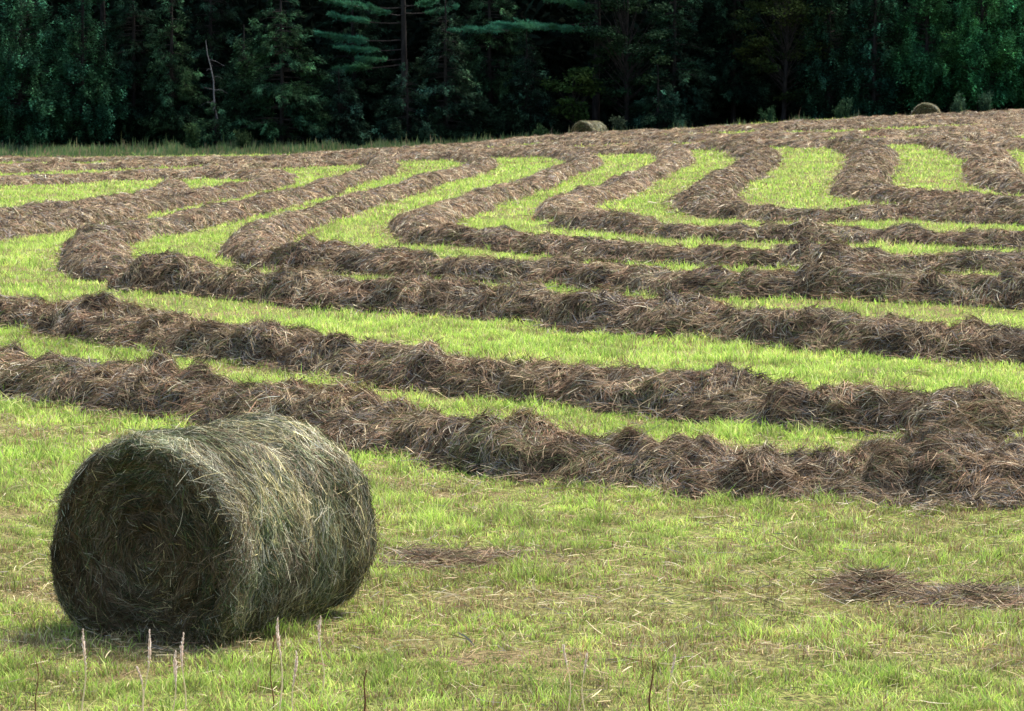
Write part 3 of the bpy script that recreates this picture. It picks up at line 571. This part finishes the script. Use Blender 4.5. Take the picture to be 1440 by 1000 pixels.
tree('spruce_tree', 'wide layered spruce with sweeping skirts, right of the dead snag', 'spruce tree', 398, 168.5, spruce((.016, .054, .028), Rm=3.4, H=9.5, nl=26000, nb=150))
tree('spruce_tree', 'small spruce filling the gap left of the wide layered one', 'spruce tree', 345, 170, spruce(SPR, Rm=1.7, H=6.5, nl=11000))
tree('pine_tree', 'white pine with bare dark trunk and bright level boughs on its left', 'pine tree', 569, 171, pine([(6.5, -3.6, -1.2, .45), (5.6, -4.3, -1.6, .35), (5.1, -3.2, -1.8, .1), (4.6, -2.2, -1.9, .0), (7.3, -3.9, -.8, .4), (7.4, 1.6, -1.4, .3), (6.9, -1.6, -2.0, .5), (4.3, -3.6, -1.0, -.3), (7.0, 2.6, .8, .4)], nl_per=1900))
tree('spruce_tree', 'dark spruce below the bright pine boughs', 'spruce tree', 500, 173, spruce(DARK, Rm=2.6))
tree('spruce_tree', 'dense short spruce right of the bare pine trunk', 'spruce tree', 628, 169, spruce((.010, .030, .019), Rm=2.6, H=8.2, nl=20000))
tree('spruce_tree', 'tall spruce behind the level pine bough in the upper middle', 'spruce tree', 690, 172, spruce(SPR, Rm=2.7, H=12))
tree('pine_tree', 'white pine behind the middle bale, its two long boughs reaching left', 'pine tree', 838, 172, pine([(6.2, -7.6, -2.2, -.5), (6.0, -5.2, -2.4, .1), (7.2, -3.0, -2.6, .5), (5.8, -2.4, -2.4, .15), (7.6, 1.5, -1.5, .4), (6.9, -1.5, -2.8, .5)], nl_per=1900, trunk_r=.22))
tree('spruce_tree', 'low spruce behind the weeds left of the middle bale', 'spruce tree', 740, 170, spruce((.010, .030, .019), Rm=2.1, H=6.0, nl=13000))
tree('maple_tree', 'young maple with yellow green leaves above the middle bale', 'maple tree', 806, 168.4, broad(H=4.3, Rm=1.35, z0=1.0, ncl=19, nl=2300, leaf=.19, base=(.024, .060, .017), trunk_r=.035), group='broadleaf trees at the wood edge')
tree('broadleaf_tree', 'dark leafy tree directly right of the young maple', 'broadleaf tree', 882, 170, broad(H=10, Rm=2.6, z0=1.2, ncl=90, nl=17000, base=(.013, .040, .020)), group='broadleaf trees at the wood edge')
tree('spruce_tree', 'dark spruce left of the black gap in the wood', 'spruce tree', 945, 171.5, spruce((.010, .034, .022), Rm=2.6))
tree('spruce_tree', 'very dark spruce over the black gap right of the centre', 'spruce tree', 1030, 174, spruce(DARK, Rm=2.6, z0=1.6))
tree('broadleaf_tree', 'olive leafy tree with reaching twigs right of the black gap', 'broadleaf tree', 1100, 171, broad(H=11, Rm=2.7, z0=1.4, ncl=90, nl=15000, base=(.024, .050, .016)), group='broadleaf trees at the wood edge')
tree('cedar_tree', 'narrow dark cedar beside the olive leafy tree', 'cedar tree', 1165, 170.5, cedar((.011, .040, .024), Rm=2.0))
tree('cedar_tree', 'green cedar left of the dark bale at the right', 'cedar tree', 1228, 169.5, cedar((.012, .050, .030), Rm=2.1, H=12))
tree('cedar_tree', 'tall green cedar directly behind the dark bale at the right', 'cedar tree', 1300, 169, cedar((.020, .092, .040), Rm=2.2, H=12, z0=.9))
tree('cedar_tree', 'bright green cedar with a ragged skirt right of the dark bale', 'cedar tree', 1375, 168.5, cedar((.026, .125, .050), Rm=2.3, H=12, z0=.9, nl=24000))
tree('cedar_tree', 'bright green cedar at the right edge of the photo', 'cedar tree', 1450, 169.5, cedar((.025, .115, .048), Rm=2.3, H=12, z0=.8))
tree('cedar_tree', 'cedar beyond the right edge of the frame', 'cedar tree', 1535, 170, cedar(Rm=2.2))
tree('spruce_tree', 'knee high spruce sapling hiding the foot of the pale dead snag', 'spruce tree', 304, 166.8, spruce(SPR, Rm=1.3, H=2.6, nl=5000, nb=60, trunk_r=.04))
tree('spruce_tree', 'low dark spruce hiding the foot of the bare pine trunk', 'spruce tree', 574, 167.6, spruce((.011, .034, .022), Rm=1.9, H=4.6, nl=11000, nb=110, trunk_r=.07))
tree('spruce_tree', 'low spruce between the wide layered spruce and the bare pine trunk', 'spruce tree', 478, 168.6, spruce((.012, .036, .024), Rm=1.8, H=4.2, nl=9000, nb=100, trunk_r=.07))
tree('spruce_tree', 'low spruce right of the middle bale, under the dark leafy tree', 'spruce tree', 925, 168.8, spruce((.010, .034, .022), Rm=1.7, H=3.8, nl=8000, nb=90, trunk_r=.06))
# dead snag
def snag():
    segs = []; z = np.linspace(0, 5.7, 9); x = .35 - .13 * z + .07 * np.sin(z * 2.1); pts = np.stack([x, 0 * z, z], 1); r = .05 * (1 - z / 6.4) + .010
    for i in range(8): segs.append((pts[i], pts[i + 1], r[i], r[i + 1]))
    for k in range(15):
        t = rng.uniform(1.4, 5.2); p = np.array([np.interp(t, z, x), 0, t]); a = rng.choice([math.pi, math.pi * 1.2, .3, -.5, -1.2]) + rng.normal(0, .4); l = rng.uniform(.15, 1.1) ** 1.2
        m = p + l * .5 * np.array([math.cos(a), math.sin(a), rng.uniform(-.3, .5)]); e = m + l * .5 * np.array([math.cos(a + .4), math.sin(a), rng.uniform(-.8, .3)])
        segs += [(p, m, .012, .008), (m, e, .008, .003)]
    return segs, None, None, None
tree('dead_tree', 'pale grey dead tree with bare crooked branches against the dark wood at the left', 'dead tree', 303, 168, snag(), group='dead trees at the wood edge', barkm=M_dead)
# weeds and low shrubs at the foot of the wood
def weed(label, u, D, h, wv, base, nl=900, name='leafy_weed', cat='weed'):
    x = U(u, D); z = float(terrain(np.array([x]), np.array([D]))[0]); root = empty(name, (x, D, z)); tag(root, label, cat, 'weeds at the foot of the wood')
    segs = []; P = []; 
    for k in range(9):
        a = rng.random() * 6.28; tip = np.array([math.cos(a) * wv * rng.random(), math.sin(a) * wv * rng.random(), h * rng.uniform(.6, 1.05)]); segs.append(((0, 0, -.05), tip, .012, .004)); P.append(tip)
    P = np.array(P); i = rng.integers(0, 9, nl); s = .25 + .75 * rng.random(nl); Q = P[i] * s[:, None] + rng.normal(0, .07, (nl, 3)); Q[:, 2] = Q[:, 2].clip(.03)
    V, q = diamonds(Q, unit(rng.normal(size=(nl, 3)) + P[i] * .8), .13 * np.exp(rng.normal(0, .3, nl)), .05 * np.ones(nl), unit(rng.normal(0, .6, (nl, 3)) + np.array([0, 0, 1.])))
    tv, tq = tubes(segs, 4); mesh('stem', tv, tq, mats=[M_bark], parent=root); mesh('leaves', V, q, mats=[M_leaf], col=np.repeat(leafcol(base, Q, nl), 4, 0), parent=root, smooth=False)
WG = (.03, .08, .035)
for u, D, h, wv, b, lab in ((270, 165.5, 1.1, .5, WG, 'pointed green weed in the tall grass at the left'), (345, 165, .8, .6, (.03, .07, .03), 'low weed in the tall grass below the wide spruce'), (760, 164.5, .8, .7, WG, 'leafy weed left of the middle bale'),
        (872, 164.5, .9, .5, (.03, .06, .04), 'pale weed close right of the middle bale'), (1080, 164, .9, .5, (.025, .08, .04), 'small weed at the wood edge under the olive leafy tree'),
        (1180, 163.5, 1.1, .7, (.03, .085, .045), 'tall weed clump left of the dark bale'), (1345, 163, 1.2, .7, (.035, .09, .055), 'bluish weed clump close right of the dark bale'), (1385, 164, 1.2, .6, (.035, .095, .06), 'bushy weed at the foot of the bright right hand cedar')):
    weed(lab, u, D, h * 1.35, wv, b, nl=1500)
# tall rank grass along the wood edge
n = 75000; x = rng.uniform(-32, 32, n); d0 = 152.5 + 8 * sstep(-11, -3, x) ; y = d0 + rng.random(n) * (167.5 - d0) + .4 * rng.normal(size=n); y = np.minimum(y, 168.5)
hl = (.45 + 1.1 * n2(x, y, 2.2, 4) + .7 * n2(x, y, .7, 4)).clip(.12, 1.0) * (.22 + .78 * sstep(154, 163, y)) * np.exp(rng.normal(0, .25, n)) * np.where(x > -6, .62, .55)
la = rng.random(n) * 6.28; lean = np.stack([np.cos(la), np.sin(la), 0 * la], 1) * (hl * .25 * rng.random(n))[:, None]
V, q, t, per = tri_blades(np.stack([x, y, terrain(x, y) - .02], 1), hl, .05 * np.exp(rng.normal(0, .2, n)), lean, rng.normal(0, .7, n), True)
pal = np.array([(.085, .14, .045), (.14, .18, .07), (.20, .19, .10), (.06, .12, .05), (.22, .16, .095)]); c = pal[rng.choice(5, n, p=[.33, .24, .15, .22, .06])] * np.exp(.8 * n2(x, y, 1.7, 2))[:, None]
tag(mesh('tall_grass', V, q, t, mats=[M_grass], col=np.repeat(c.clip(.01, .5), per, 0), smooth=False), 'uncut rank grass along the foot of the wood', kind='stuff')
# the wood behind the front trees: one dense mass
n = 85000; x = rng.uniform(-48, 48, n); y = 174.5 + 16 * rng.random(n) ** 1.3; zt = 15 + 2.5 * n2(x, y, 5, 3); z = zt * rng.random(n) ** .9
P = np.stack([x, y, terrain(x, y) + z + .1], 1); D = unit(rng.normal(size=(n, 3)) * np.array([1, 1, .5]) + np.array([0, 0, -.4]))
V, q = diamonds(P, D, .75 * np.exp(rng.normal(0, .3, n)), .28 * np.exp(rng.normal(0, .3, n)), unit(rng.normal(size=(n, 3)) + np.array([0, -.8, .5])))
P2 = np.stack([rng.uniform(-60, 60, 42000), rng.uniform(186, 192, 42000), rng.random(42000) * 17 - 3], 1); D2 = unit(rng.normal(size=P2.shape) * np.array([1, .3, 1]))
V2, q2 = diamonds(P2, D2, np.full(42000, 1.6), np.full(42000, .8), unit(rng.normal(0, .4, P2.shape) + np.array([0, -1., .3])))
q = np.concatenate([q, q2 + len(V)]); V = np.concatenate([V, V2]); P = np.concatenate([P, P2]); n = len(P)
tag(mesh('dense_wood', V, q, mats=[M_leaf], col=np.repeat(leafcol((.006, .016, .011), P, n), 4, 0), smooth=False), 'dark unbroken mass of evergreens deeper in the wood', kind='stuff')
